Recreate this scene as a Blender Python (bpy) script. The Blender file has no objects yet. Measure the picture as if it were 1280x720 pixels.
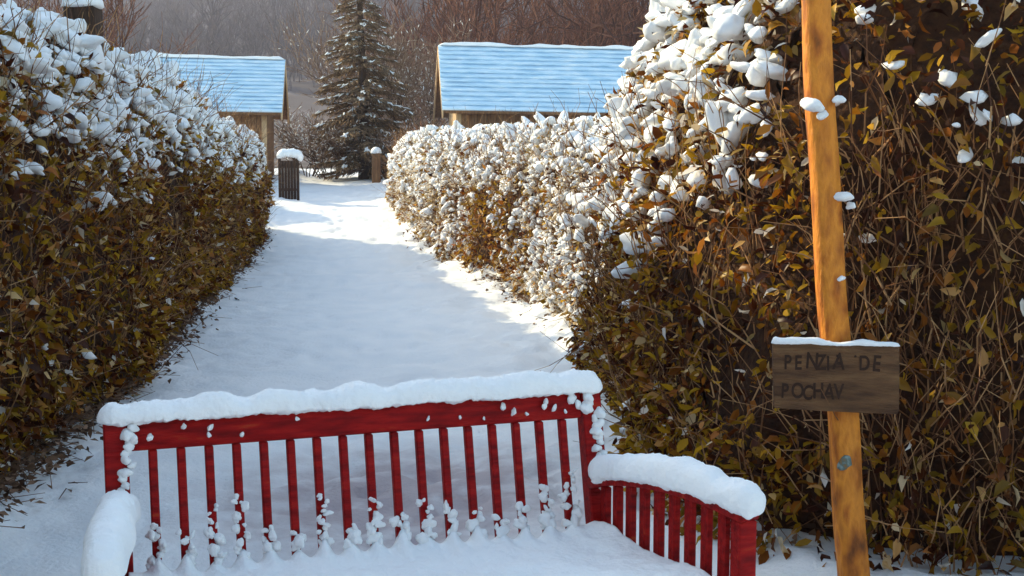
import bpy, math, random
import numpy as np
from mathutils import Matrix, Vector
random.seed(7); RNG = np.random.default_rng(7)
SC = bpy.context.scene; COL = SC.collection
R = math.radians

# ------------------------------------------------------------------ camera, sky, sun, exposure
cam = bpy.data.cameras.new('camera'); camo = bpy.data.objects.new('camera', cam); COL.objects.link(camo)
cam.sensor_width = 36; cam.lens = 45.0; cam.clip_start = .05; cam.clip_end = 2500
EYE = 1.6
camo.location = (0, 0, EYE); camo.rotation_euler = (R(90 - 5.888), 0, 0)
SC.camera = camo
SUN_EL, SUN_AZ = 27.0, -56.0            # azimuth from +Y towards +X
w = bpy.data.worlds.new('World'); SC.world = w; w.use_nodes = True
nt = w.node_tree; bg = nt.nodes['Background']
sky = nt.nodes.new('ShaderNodeTexSky'); sky.sky_type = 'NISHITA'; sky.sun_disc = False
sky.sun_elevation = R(SUN_EL); sky.sun_rotation = R(SUN_AZ); sky.air_density = 1.0; sky.dust_density = 1.3; sky.ozone_density = 0.6
nt.links.new(sky.outputs[0], bg.inputs[0]); bg.inputs[1].default_value = 0.14
sl = bpy.data.lights.new('sun', 'SUN'); sl.energy = 3.4; sl.angle = R(0.6); sl.color = (1.0, .79, .55)
so = bpy.data.objects.new('sun', sl); COL.objects.link(so)
sdir = Vector((math.sin(R(SUN_AZ)) * math.cos(R(SUN_EL)), math.cos(R(SUN_AZ)) * math.cos(R(SUN_EL)), math.sin(R(SUN_EL))))
so.rotation_euler = sdir.to_track_quat('Z', 'Y').to_euler(); so.location = (-20, 15, 20)
SC.view_settings.view_transform = 'Standard'; SC.view_settings.look = 'None'
SC.view_settings.exposure = 1.58; SC.view_settings.gamma = 1.0
SC.view_settings.use_white_balance = True; SC.view_settings.white_balance_temperature = 6800; SC.view_settings.white_balance_tint = -4

# ------------------------------------------------------------------ materials
def mat(name, ramp=None, col=(.5, .5, .5), rough=.8, src='noise', scale=8, detail=5, stretch=(1, 1, 1), bump=0, bscale=40,
        trans=0, coord='Object', spec=.3, bstretch=None):
    m = bpy.data.materials.new(name); m.use_nodes = True
    n, l = m.node_tree.nodes, m.node_tree.links
    b = n['Principled BSDF']; b.inputs['Roughness'].default_value = rough
    b.inputs['Specular IOR Level'].default_value = spec
    b.inputs['Base Color'].default_value = (*col, 1)
    tc = n.new('ShaderNodeTexCoord'); mp = n.new('ShaderNodeMapping'); mp.inputs['Scale'].default_value = stretch
    l.new(tc.outputs[coord], mp.inputs[0])
    csock = None
    if ramp:
        cr = n.new('ShaderNodeValToRGB'); e = cr.color_ramp.elements
        while len(e) > 1: e.remove(e[-1])
        e[0].position = ramp[0][0]; e[0].color = (*ramp[0][1], 1)
        for p, c in ramp[1:]:
            k = e.new(p); k.color = (*c, 1)
        if src == 'noise':
            t = n.new('ShaderNodeTexNoise'); t.inputs['Scale'].default_value = scale; t.inputs['Detail'].default_value = detail
            l.new(mp.outputs[0], t.inputs[0]); l.new(t.outputs[0], cr.inputs[0])
        elif src == 'island':
            g = n.new('ShaderNodeNewGeometry'); l.new(g.outputs['Random Per Island'], cr.inputs[0])
        elif src == 'object':
            g = n.new('ShaderNodeObjectInfo'); l.new(g.outputs['Random'], cr.inputs[0])
        l.new(cr.outputs[0], b.inputs['Base Color']); csock = cr.outputs[0]
    if bump:
        t2 = n.new('ShaderNodeTexNoise'); t2.inputs['Scale'].default_value = bscale; t2.inputs['Detail'].default_value = 6
        if bstretch:
            mp2 = n.new('ShaderNodeMapping'); mp2.inputs['Scale'].default_value = bstretch
            l.new(tc.outputs[coord], mp2.inputs[0]); l.new(mp2.outputs[0], t2.inputs[0])
        else:
            l.new(mp.outputs[0], t2.inputs[0])
        bp = n.new('ShaderNodeBump'); bp.inputs['Strength'].default_value = bump; bp.inputs['Distance'].default_value = .02
        l.new(t2.outputs[0], bp.inputs['Height']); l.new(bp.outputs[0], b.inputs['Normal'])
    if trans:
        tr = n.new('ShaderNodeBsdfTranslucent'); mx = n.new('ShaderNodeMixShader'); mx.inputs[0].default_value = trans
        if csock: l.new(csock, tr.inputs[0])
        else: tr.inputs[0].default_value = (*col, 1)
        l.new(b.outputs[0], mx.inputs[1]); l.new(tr.outputs[0], mx.inputs[2]); l.new(mx.outputs[0], n['Material Output'].inputs[0])
    return m
LEAF = [(0, (.026, .006, .003)), (.24, (.09, .022, .004)), (.38, (.27, .085, .008)), (.50, (.23, .11, .006)), (.64, (.42, .23, .012)),
        (.74, (.12, .07, .006)), (.84, (.56, .33, .020)), (.90, (.42, .14, .035)), (.96, (.62, .40, .14)), (1, (.72, .56, .34))]
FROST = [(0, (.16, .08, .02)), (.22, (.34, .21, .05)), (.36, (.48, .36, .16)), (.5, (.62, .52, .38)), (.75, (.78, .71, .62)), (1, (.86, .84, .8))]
M = dict(
    snow=mat('snow', [(.3, (.84, .86, .88)), (.7, (.9, .905, .91))], scale=3, rough=.55, bump=.35, bscale=60, spec=.25),
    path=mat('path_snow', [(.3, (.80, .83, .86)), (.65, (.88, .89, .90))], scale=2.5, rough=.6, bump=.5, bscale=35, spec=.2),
    leaf=mat('hedge_leaf', LEAF, src='island', rough=.7, trans=.34, spec=.10),
    frost=mat('frosted_leaf', FROST, src='island', rough=.6, trans=.25, spec=.2),
    leaf1=mat('hedge_leaf_single', LEAF, src='object', rough=.45, trans=.32, spec=.3),
    litter=mat('dead_leaf', [(0, (.05, .025, .012)), (.5, (.14, .07, .035)), (1, (.26, .16, .10))], src='island', rough=.8),
    twig=mat('twig', [(0, (.07, .024, .010)), (.5, (.20, .085, .03)), (1, (.48, .28, .13))], src='island', rough=.8),
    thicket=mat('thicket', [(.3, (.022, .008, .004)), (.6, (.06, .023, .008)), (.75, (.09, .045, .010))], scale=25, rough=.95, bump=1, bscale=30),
    red=mat('red_paint', [(.28, (.12, .003, .004)), (.5, (.25, .005, .006)), (.66, (.33, .009, .008)), (.78, (.40, .06, .018))], scale=9, stretch=(1, 6, 6), rough=.6, bump=.35, bscale=30, spec=.12),
    post=mat('post_wood', [(.32, (.14, .038, .005)), (.42, (.42, .125, .012)), (.55, (.66, .235, .024)), (.66, (.42, .115, .010)), (.74, (.20, .06, .008))], scale=6, stretch=(2.2, 2.2, .9), rough=.6, bump=.6, bscale=25),
    board=mat('weathered_board', [(.28, (.05, .022, .010)), (.5, (.13, .062, .026)), (.7, (.20, .105, .045))], scale=6, stretch=(1, 4, 6), rough=.8, bump=.8, bscale=22),
    ink=mat('carved_letter', col=(.035, .016, .009), rough=.9),
    teal=mat('teal_paint', [(.35, (.20, .12, .05)), (.5, (.10, .13, .11)), (.65, (.20, .26, .25))], scale=60, rough=.7),
    plank=mat('wall_plank', [(.3, (.10, .045, .02)), (.6, (.22, .11, .05)), (.8, (.30, .17, .08))], scale=5, stretch=(6, 6, .7), rough=.85),
    paleplank=mat('pale_plank', [(.3, (.42, .27, .14)), (.7, (.60, .42, .25))], scale=5, stretch=(6, 6, .7), rough=.8),
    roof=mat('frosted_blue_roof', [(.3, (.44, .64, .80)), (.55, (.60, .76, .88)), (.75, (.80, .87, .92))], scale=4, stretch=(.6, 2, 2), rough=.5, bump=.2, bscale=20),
    bark=mat('bark', [(.3, (.03, .016, .010)), (.7, (.09, .05, .03))], scale=12, stretch=(3, 3, .5), rough=.95, bump=.8, bscale=30),
    needle=mat('needle', [(0, (.05, .03, .016)), (.5, (.16, .095, .045)), (1, (.45, .29, .16))], src='island', rough=.8),
    baretwig=mat('bare_twig', [(0, (.09, .05, .035)), (.6, (.20, .12, .08)), (1, (.38, .29, .22))], src='island', rough=.85),
    russet=mat('russet_twig', [(0, (.04, .014, .009)), (.6, (.12, .04, .022)), (1, (.22, .095, .055))], src='island', rough=.9),
    forest=mat('forest_twig', [(0, (.025, .018, .022)), (.6, (.055, .040, .046)), (1, (.10, .078, .085))], src='island', rough=.9),
    hill=mat('hill_floor', [(.35, (.03, .022, .026)), (.58, (.06, .046, .05)), (.75, (.15, .135, .145))], scale=.12, detail=8, rough=.95),
    glass=mat('dark_glass', col=(.03, .035, .04), rough=.1, spec=.6),
)
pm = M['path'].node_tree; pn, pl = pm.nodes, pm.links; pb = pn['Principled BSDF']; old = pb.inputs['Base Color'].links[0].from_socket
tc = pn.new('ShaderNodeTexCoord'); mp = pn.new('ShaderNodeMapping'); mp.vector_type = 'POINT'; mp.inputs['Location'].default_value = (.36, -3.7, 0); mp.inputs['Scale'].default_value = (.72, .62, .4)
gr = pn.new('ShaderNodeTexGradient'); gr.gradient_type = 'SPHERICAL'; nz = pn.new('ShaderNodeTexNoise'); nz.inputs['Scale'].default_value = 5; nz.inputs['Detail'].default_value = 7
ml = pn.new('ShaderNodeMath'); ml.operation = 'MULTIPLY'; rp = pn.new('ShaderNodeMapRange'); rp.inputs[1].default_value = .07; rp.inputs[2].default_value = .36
mx = pn.new('ShaderNodeMix'); mx.data_type = 'RGBA'; mx.inputs[7].default_value = (.42, .36, .38, 1)      # greyer tone in a noisy round patch behind the bench
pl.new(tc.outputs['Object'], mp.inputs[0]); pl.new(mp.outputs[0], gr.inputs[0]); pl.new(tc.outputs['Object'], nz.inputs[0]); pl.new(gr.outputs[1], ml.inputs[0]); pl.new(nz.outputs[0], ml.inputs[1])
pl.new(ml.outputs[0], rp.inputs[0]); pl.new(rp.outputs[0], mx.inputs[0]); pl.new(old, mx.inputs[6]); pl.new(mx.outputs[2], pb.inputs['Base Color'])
# ------------------------------------------------------------------ mesh helpers
def make_mesh(name, V, T, material, smooth=False):
    V = np.asarray(V, dtype=np.float32).reshape(-1, 3); T = np.asarray(T, dtype=np.int32)
    me = bpy.data.meshes.new(name); k = T.shape[1]
    me.vertices.add(len(V)); me.vertices.foreach_set('co', V.ravel())
    me.loops.add(T.size); me.loops.foreach_set('vertex_index', T.ravel())
    me.polygons.add(len(T)); me.polygons.foreach_set('loop_start', np.arange(0, T.size, k, dtype=np.int32))
    me.polygons.foreach_set('loop_total', np.full(len(T), k, dtype=np.int32))
    if smooth: me.polygons.foreach_set('use_smooth', np.ones(len(T), dtype=bool))
    me.update(calc_edges=True); me.validate()
    me.materials.append(material)
    return me
def link(name, me, parent=None, kind=None, label=None, cat=None, group=None):
    o = bpy.data.objects.new(name, me); COL.objects.link(o)
    if parent: o.parent = parent
    for k, v in (('kind', kind), ('label', label), ('category', cat), ('group', group)):
        if v: o[k] = v
    return o
def thing(name, label, cat, loc=(0, 0, 0), rz=0, group=None):
    o = link(name, None, None, None, label, cat, group); o.location = loc; o.rotation_euler = (0, 0, rz)
    return o
def vnoise(P, seed=0):                                   # value noise, P (n,3) -> -1..1
    P = np.asarray(P, float); i = np.floor(P).astype(np.int64); f = P - i; f = f * f * (3 - 2 * f)
    def h(a, b, c):
        n = (a * 374761393 + b * 668265263 + c * 2147483647 + seed * 974711) & 0xffffffff
        n = ((n ^ (n >> 13)) * 1274126177) & 0xffffffff
        return ((n ^ (n >> 16)) & 0xffff) / 32767.5 - 1
    o = 0
    for dx in (0, 1):
        for dy in (0, 1):
            for dz in (0, 1):
                wt = (f[:, 0] if dx else 1 - f[:, 0]) * (f[:, 1] if dy else 1 - f[:, 1]) * (f[:, 2] if dz else 1 - f[:, 2])
                o = o + wt * h(i[:, 0] + dx, i[:, 1] + dy, i[:, 2] + dz)
    return o
def fbm(P, seed=0, oct=3):
    P = np.asarray(P, float); s = 0; a = 1
    for k in range(oct): s = s + a * vnoise(P * 2 ** k, seed + k); a *= .5
    return s
def norm(v): return v / np.maximum(np.linalg.norm(v, axis=-1, keepdims=True), 1e-9)
def frames(x, zref):                                     # orthonormal frames, x axis exact
    x = norm(x); y = norm(np.cross(zref, x)); z = np.cross(x, y)
    return np.stack([x, y, z], axis=2)                   # columns
def scatter(tV, tF, pos, Fm, sc):                        # template instanced into one vertex/triangle array
    sc = np.asarray(sc, float)
    if sc.ndim == 1: sc = np.repeat(sc[:, None], 3, 1)
    L = tV[None] * sc[:, None, :]
    V = np.einsum('nij,nkj->nki', Fm, L) + pos[:, None]
    F = tF[None] + (np.arange(len(pos)) * len(tV))[:, None, None]
    return V.reshape(-1, 3), F.reshape(-1, tF.shape[1])
def tri_join(parts):
    vs, fs, o = [], [], 0
    for v, f in parts: vs.append(v); fs.append(f + o); o += len(v)
    return np.concatenate(vs), np.concatenate(fs)
LEAF_V = np.array([(0, 0, 0), (.42, .26, .07), (1, 0, -.10), (.42, -.26, .07), (.5, 0, -.01)], float); LEAF_F = np.array([(0, 4, 1), (4, 2, 1), (0, 3, 4), (3, 2, 4)])
LEAF8_V = np.array([(0, 0, 0), (.3, .22, .06), (.68, .19, .04), (1, 0, -.12), (.68, -.19, .04), (.3, -.22, .06), (.33, 0, 0), (.68, 0, -.03)], float)
LEAF8_F = np.array([(0, 6, 1), (6, 7, 2), (6, 2, 1), (7, 3, 2), (0, 5, 6), (5, 4, 7), (5, 7, 6), (4, 3, 7)])
def ico(sub):
    import bmesh
    bm = bmesh.new(); bmesh.ops.create_icosphere(bm, subdivisions=sub, radius=1)
    V = np.array([v.co[:] for v in bm.verts]); F = np.array([[v.index for v in f.verts] for f in bm.faces]); bm.free()
    return V, F
ICO1, ICO2 = ico(1), ico(2)
ICO3 = ico(3)
def lump(base, seed, amp=.2, flat=.7, fr=.85):
    V, F = base; V = V * (1 + amp * fbm(V * fr + seed * 7.1, seed, 2))[:, None]
    V = V.copy(); V[:, 2] = np.where(V[:, 2] < 0, V[:, 2] * flat, V[:, 2])
    return V, F
def lobed(base, seed, nl=6):
    V, F = base; r_ = np.random.default_rng(seed); d = norm(r_.normal(size=(nl, 3)) * [1, 1, .6]); a = r_.uniform(.25, .6, nl)
    r = .62 + np.max(np.exp(-(1 - V @ d.T) * 5) * a, axis=1) + .10 * fbm(V * 2.3 + seed, seed, 2) + (.055 if len(V) > 300 else .03) * fbm(V * 6 + seed, seed + 2, 2)
    V = V * r[:, None]; V[:, 2] = np.where(V[:, 2] < 0, V[:, 2] * .75, V[:, 2])
    return V, F
def tubes(p0, p1, r0, r1, n=3):
    p0, p1 = np.asarray(p0, float), np.asarray(p1, float); r0 = np.asarray(r0, float); r1 = np.asarray(r1, float)
    d = norm(p1 - p0); ref = np.where(np.abs(d[:, 2:3]) > .9, [[1., 0, 0]], [[0, 0, 1.]])
    a = norm(np.cross(d, ref)); b = np.cross(d, a); rings = []
    for p, r in ((p0, r0), (p1, r1)):
        for k in range(n):
            t = 2 * math.pi * k / n
            rings.append(p + (a * math.cos(t) + b * math.sin(t)) * r[:, None])
    V = np.stack(rings, 1)
    F = []
    for k in range(n):
        j = (k + 1) % n; F += [(k, j, n + j), (k, n + j, n + k)]
    F = np.array(F)[None] + (np.arange(len(p0)) * 2 * n)[:, None, None]
    return V.reshape(-1, 3), F.reshape(-1, 3)
def box_vf(lo, hi, bev=0.0):
    import bmesh
    bm = bmesh.new(); bmesh.ops.create_cube(bm, size=1)
    lo, hi = np.array(lo, float), np.array(hi, float)
    for v in bm.verts: v.co = Vector((lo + hi) / 2 + np.array(v.co) * (hi - lo))
    if bev: bmesh.ops.bevel(bm, geom=list(bm.edges), offset=bev, segments=1, affect='EDGES')
    bmesh.ops.triangulate(bm, faces=list(bm.faces))
    V = np.array([v.co[:] for v in bm.verts]); F = np.array([[v.index for v in f.verts] for f in bm.faces]); bm.free()
    return V, F
def sweep(path, rings, smooth_caps=True):                # rings: (n,k,2) offsets (side, up); path (n,3); horizontal side vector
    path = np.asarray(path, float); tan = norm(np.gradient(path, axis=0))
    side = norm(np.cross(tan, [0, 0, 1.])); up = np.cross(side, tan)
    n, k = rings.shape[:2]
    V = path[:, None] + side[:, None] * rings[..., :1] + up[:, None] * rings[..., 1:]
    F = []
    for i in range(n - 1):
        for j in range(k):
            a, b = i * k + j, i * k + (j + 1) % k; F += [(a, b, b + k), (a, b + k, a + k)]
    V = V.reshape(-1, 3); c0, c1 = len(V), len(V) + 1
    V = np.vstack([V, V[:k].mean(0), V[(n - 1) * k:n * k].mean(0)])
    for j in range(k):
        F += [(c0, (j + 1) % k, j), (c1, (n - 1) * k + j, (n - 1) * k + (j + 1) % k)]
    return V, np.array(F)
def snow_ridge(path, width, height, seed=0, droop=.012, k=16, n=70, rough=.16):
    path = np.asarray(path, float); d = np.concatenate([[0], np.cumsum(np.linalg.norm(np.diff(path, axis=0), axis=1))])
    L = d[-1]; s = np.linspace(0, L, n); P = np.stack([np.interp(s, d, path[:, i]) for i in range(3)], 1)
    e = np.minimum(s, L - s); e = np.sqrt(np.clip(1 - (1 - np.clip(e / (width * .55), 0, 1)) ** 2, 0.02, 1))
    q = s * min(13, n / L / 5)
    wv = 1 + rough * fbm(np.stack([q * .7, 0 * q + seed, 0 * q], 1), seed, 2)
    hv = 1 + 1.6 * rough * fbm(np.stack([q, 0 * q, 0 * q + seed], 1), seed + 3, 2)
    r = np.zeros((n, k, 2))
    for j in range(k):
        t = 2 * math.pi * j / k
        c, sn = math.cos(t), math.sin(t)
        r[:, j, 0] = .5 * width * wv * e * np.sign(c) * abs(c) ** .8
        r[:, j, 1] = np.where(sn > 0, height * hv * e * abs(sn) ** .85, -droop * abs(sn) * e)
    V, F = sweep(P, r)
    V = V + (.05 * width * fbm(V * 22, seed, 3) + .03 * width * fbm(V * 90, seed + 1, 2))[:, None] * [[.45, .45, 1]]
    return V, F

# ------------------------------------------------------------------ terrain
def gz(x, y):
    x, y = np.asarray(x, float), np.asarray(y, float)
    g = np.where(y > 17, .09 * (np.sqrt((np.maximum(y, 17) - 17) ** 2 + 9) - 3), 0)
    g = -np.log(np.exp(-6 * g) + np.exp(-6 * 1.06)) / 6 + np.log(1 + np.exp(-6 * 1.06)) / 6
    yy = np.maximum(y - 60, 0)
    return g + .00058 * yy ** 2 * (1 + .10 * np.sin(x / 60 + 1) + .06 * np.sin(x / 23 + y / 90))
def g1(x, y): return float(gz(x, y))
def grid(X, Y, Z):
    n, m = X.shape; V = np.stack([X, Y, Z], 2).reshape(-1, 3)
    i = (np.arange(n - 1)[:, None] * m + np.arange(m - 1)[None]).ravel()
    return V, np.stack([i, i + 1, i + m + 1, i + m], 1)
xs = np.concatenate([-np.geomspace(400, 12, 30), np.linspace(-11.5, 11.5, 47), np.geomspace(12, 400, 30)])
ys = np.concatenate([np.linspace(-40, -2, 14), np.linspace(-1, 62, 110)])
X, Y = np.meshgrid(xs, ys); Z = gz(X, Y) - .05 - .09 * (np.abs(X + 1.5) < 4) + .03 * fbm(np.stack([X.ravel(), Y.ravel(), 0 * X.ravel()], 1) * .8, 4).reshape(X.shape) * (np.abs(X) > 3)
link('ground', make_mesh('ground', *grid(X, Y, Z), M['snow'], True), kind='structure')
xs = np.linspace(-420, 420, 90); ys = np.linspace(60, 560, 90); X, Y = np.meshgrid(xs, ys)
Z = gz(X, Y) + np.clip((Y - 70) / 60, 0, 1) * 2.0 * fbm(np.stack([X.ravel(), Y.ravel(), 0 * X.ravel()], 1) / 40, 9).reshape(X.shape) - .02
link('hillside', make_mesh('hillside', *grid(X, Y, Z), M['hill'], True), kind='structure')

LX = np.array([(-5, -1.9), (1.5, -2.0), (5.5, -2.28), (9.6, -2.68), (14.6, -3.40), (22.5, -4.33), (29, -5.2), (36, -5.6)])
RX = np.array([(-5, 2.6), (3.5, 2.4), (4.6, 1.7), (5.3, .98), (6.2, .80), (9.7, .62), (14.1, .02), (17, -.55), (21, -1.55), (24, -2.15), (27.8, -2.6), (36, -3.0)])
ys = np.concatenate([np.linspace(-3, 2, 20), np.linspace(2.04, 14, 300), np.linspace(14.08, 36, 220)]); u = np.linspace(0, 1, 130)
lx, rx = np.interp(ys, LX[:, 0], LX[:, 1]) - .55, np.interp(ys, RX[:, 0], RX[:, 1]) + .55
X = lx[:, None] + (rx - lx)[:, None] * u[None]; Y = np.repeat(ys[:, None], 130, 1)
P = np.stack([X.ravel(), Y.ravel(), np.zeros(X.size)], 1)
Z = .028 * fbm(P * .9, 1) + .016 * fbm(P * np.array([2.2, 1.6, 1]), 2) + .008 * fbm(P * 8, 3, 3)
dl, dr = (X - lx[:, None]).ravel() - .55, (rx[:, None] - X).ravel() - .55
bank = .06 * np.exp(-np.clip(dl, -.5, 9) / .28) * (1 + .9 * fbm(P * 3.1, 5)) + .11 * np.exp(-np.clip(dr, -.5, 9) / .33) * (1 + .9 * fbm(P * 3.3, 6))
Z = Z + np.clip(bank, 0, np.where(P[:, 1] < 8.5, .07, .2))
rr = np.random.default_rng(3)
for k in range(70):                                      # old footprints, softened by new snow
    fy = 4.3 + k * .31; side = -1 if k % 2 else 1
    cx = np.interp(fy, LX[:, 0], LX[:, 1]) * .5 + np.interp(fy, RX[:, 0], RX[:, 1]) * .5 + side * .12 + rr.normal(0, .12) + (.35 if k % 7 < 3 else -.1)
    dx, dy = P[:, 0] - cx, P[:, 1] - fy - rr.normal(0, .05); near = (np.abs(dx) < .4) & (np.abs(dy) < .5)
    Z[near] -= rr.uniform(.025, .048) * np.exp(-(dx[near] / .075) ** 2 - (dy[near] / .15) ** 2)
for k in range(46):                                      # trampled patch behind the bench
    cx, cy, an = rr.normal(-.5, .5), rr.normal(5.9, .65), rr.uniform(-.8, .8); dx, dy = P[:, 0] - cx, P[:, 1] - cy; near = (np.abs(dx) < .3) & (np.abs(dy) < .3)
    dx, dy = dx[near], dy[near]; a_, b_ = dx * math.cos(an) - dy * math.sin(an), dx * math.sin(an) + dy * math.cos(an); Z[near] -= rr.uniform(.02, .045) * np.exp(-(a_ / .05) ** 2 - (b_ / .12) ** 2)
Z = Z.reshape(X.shape) + gz(X, Y)
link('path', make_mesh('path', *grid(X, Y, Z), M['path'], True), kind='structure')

# ------------------------------------------------------------------ hedges
LUMPS = [lobed(ICO1, s, 4) for s in range(6)]
LUMPS_FINE = [lobed(ICO2, s + 60, 5) for s in range(6)]
LUMP2_MESH = [make_mesh('snow_clump', *lobed(ICO3, s + 20), M['snow'], True) for s in range(10)]
LEAF_MESH = [make_mesh('leaf', LEAF8_V * [1, .8 + .2 * k, 1 + 1.2 * k], LEAF8_F, M['leaf1'], True) for k in range(3)]
def hedge(name, label, line, hpts, profile, nleaf, leafsize, nsnow, snowsize, snowprob, seed, nstem, flip=1, single_leaf=0, single_snow=0,
          depth=.06, smin=0, big=None, frost=lambda p, hf: .04 + 0 * hf, thin=lambda p, hf: 1.0, fine=False, tstem=.5, stemkeep=None, sig=.34):
    rng = np.random.default_rng(seed); line = np.array(line, float)
    d = np.concatenate([[0], np.cumsum(np.linalg.norm(np.diff(line, axis=0), axis=1))]); L = d[-1]
    sf = np.linspace(0, L, 400); lf = np.stack([np.interp(sf, d, line[:, i]) for i in range(2)], 1)
    ker = np.ones(13) / 13
    pad = np.vstack([np.repeat(lf[:1], 6, 0), lf, np.repeat(lf[-1:], 6, 0)]); lf = np.stack([np.convolve(pad[:, i], ker, 'valid') for i in range(2)], 1)
    tn = norm(np.gradient(lf, axis=0)); nn = np.stack([tn[:, 1], -tn[:, 0]], 1) * flip
    prof = np.array(profile, float); pd = np.concatenate([[0], np.cumsum(np.hypot(np.diff(prof[:, 0]), np.diff(prof[:, 1]) * 2))]); pd /= pd[-1]
    hp = np.array(hpts, float)
    def surf(s, t):
        bx, by, nx, ny = (np.interp(s, sf, a) for a in (lf[:, 0], lf[:, 1], nn[:, 0], nn[:, 1]))
        o, hf = np.interp(t, pd, prof[:, 0]), np.interp(t, pd, prof[:, 1])
        H = np.interp(s, hp[:, 0], hp[:, 1])
        p = np.stack([bx + nx * o, by + ny * o, gz(bx, by) + H * hf], 1)
        bul = .13 * fbm(p * 1.15, seed) + .06 * fbm(p * 4.2, seed + 5, 2)
        return p + np.stack([nx, ny, .35 * hf], 1) * bul[:, None], hf
    def both(s, t, e=.02):
        p, hf = surf(s, t); q1, _ = surf(s + .05, t); q0, _ = surf(s - .05, t); t1, _ = surf(s, np.minimum(t + e, 1)); t0, _ = surf(s, np.maximum(t - e, 0))
        n = norm(np.cross(q1 - q0, t1 - t0)) * flip
        return p, n, hf
    root = thing(name, label, 'hedge', (lf[200, 0], lf[200, 1], g1(*lf[200]))); O = np.array(root.location)
    # dense inner thicket of twigs
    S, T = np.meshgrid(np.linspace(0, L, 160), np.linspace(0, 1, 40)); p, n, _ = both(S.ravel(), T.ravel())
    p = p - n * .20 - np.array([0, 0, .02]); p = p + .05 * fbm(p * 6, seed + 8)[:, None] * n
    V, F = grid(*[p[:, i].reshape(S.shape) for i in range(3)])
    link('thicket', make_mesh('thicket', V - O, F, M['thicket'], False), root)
    # foliage
    s = rng.uniform(smin, L, nleaf); t = np.where(rng.uniform(size=nleaf) < .10, rng.uniform(0, .09, nleaf), rng.uniform(0, .97, nleaf) ** .95)
    p, n, hf = both(s, t)
    dep = rng.exponential(depth, nleaf) - .05
    pos = p - n * dep[:, None]
    rnd = norm(rng.normal(size=(nleaf, 3)))
    ax = norm(n * .55 + rnd * .8 + np.array([0, 0, -.35])); zr = norm(np.array([0, 0, 1.]) * .6 + n * .5 + norm(rng.normal(size=(nleaf, 3))) * .7)
    Fm = frames(ax, zr); dist = np.linalg.norm(pos[:, :2], axis=1)
    size = leafsize(dist) * rng.uniform(.5, 1.45, nleaf)
    camf = np.array([0, math.cos(R(5.888)), -math.sin(R(5.888))]); rel = pos - np.array([0, 0, EYE]); zc = rel @ camf
    inside = (zc > 1) & (np.abs(rel[:, 0] / zc) < .40) & (np.abs((rel[:, 2] + .103 * rel[:, 1]) / zc) < .225)
    pick = np.zeros(nleaf, bool)
    if single_leaf:
        score = np.where(inside & (dep < .02), size / np.maximum(zc, .1), -1); idx = np.argsort(-score)[:single_leaf]; pick[idx] = True
        for i in idx:
            o = link('leaf', LEAF_MESH[i % 3], root)
            o.matrix_basis = Matrix([[*(Fm[i][r] * size[i]), pos[i][r] - O[r]] for r in range(3)] + [[0, 0, 0, 1]])
    keep = np.clip(.72 + .75 * fbm(pos * 2.6, seed + 31, 2), .12, 1) * thin(pos, hf); k = ~pick & (rng.uniform(size=nleaf) < keep)
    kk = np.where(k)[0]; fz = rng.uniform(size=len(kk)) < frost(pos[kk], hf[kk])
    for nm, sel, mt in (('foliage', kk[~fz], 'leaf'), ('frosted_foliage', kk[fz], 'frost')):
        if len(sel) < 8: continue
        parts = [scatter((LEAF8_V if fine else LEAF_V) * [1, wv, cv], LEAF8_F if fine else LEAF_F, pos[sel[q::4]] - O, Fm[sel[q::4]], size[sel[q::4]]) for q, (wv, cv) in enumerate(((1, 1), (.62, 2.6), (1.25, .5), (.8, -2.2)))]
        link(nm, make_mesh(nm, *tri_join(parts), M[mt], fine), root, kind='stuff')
    # stems: thin twigs rising through the face
    s = rng.uniform(smin, L, nstem); t0 = rng.uniform(0, tstem, nstem); 
    if stemkeep:
        P0, _, _ = both(s, t0); kp = rng.uniform(size=nstem) < stemkeep(P0); s, t0 = s[kp], t0[kp]; nstem = len(s)
    P0, N0, _ = both(s, t0); P0 = P0 - N0 * rng.uniform(-.04, .12, nstem)[:, None]
    dirv = norm(np.array([0, 0, 1.]) + .45 * rng.normal(size=(nstem, 3)) + .15 * N0); ln = rng.uniform(.12, .42, nstem); seg = []
    r = rng.uniform(.0018, .0055, nstem)
    for q in range(4):
        P1 = P0 + dirv * (ln / 4 * 1.6)[:, None]; seg.append(tubes(P0 - O, P1 - O, r * (1 - .2 * q), r * (.8 - .2 * q) + .0006))
        P0 = P1; dirv = norm(dirv + .28 * rng.normal(size=(nstem, 3)))
    link('stems', make_mesh('stems', *tri_join(seg), M['twig']), root, kind='stuff')
    # snow lodged on leaves and shoulders
    s = rng.uniform(smin, L, nsnow * 3); t = rng.uniform(.02, .86, nsnow * 3); p, n, hf = both(s, t)
    pr = snowprob(p, hf, n, fbm(p * 1.7, seed + 11, 2)); ok = rng.uniform(size=len(pr)) < pr
    p, n, hf = p[ok][:nsnow], n[ok][:nsnow], hf[ok][:nsnow]; m = len(p)
    face = np.clip(1 - n[:, 2], 0, 1)[:, None]
    ax = norm(n * .5 + np.array([0, 0, -.45]) * face + .75 * rng.normal(size=(m, 3)) * [1, 1, .5]); zr = norm(np.array([[0, 0, 1.]]) + .35 * n + .25 * rng.normal(size=(m, 3)))
    Fm = frames(ax, zr); dist = np.linalg.norm(p[:, :2], axis=1)
    b = snowsize(dist) * np.exp(np.clip(rng.normal(0, sig, m), -1, .65)) * (.8 + .5 * np.clip(n[:, 2], 0, 1))
    sc = np.stack([b * rng.uniform(.85, 1.45, m), b * rng.uniform(.65, 1.0, m), b * rng.uniform(.5, .85, m)], 1)
    pos = p + n * .015 + rng.normal(0, .02, (m, 3))
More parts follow.
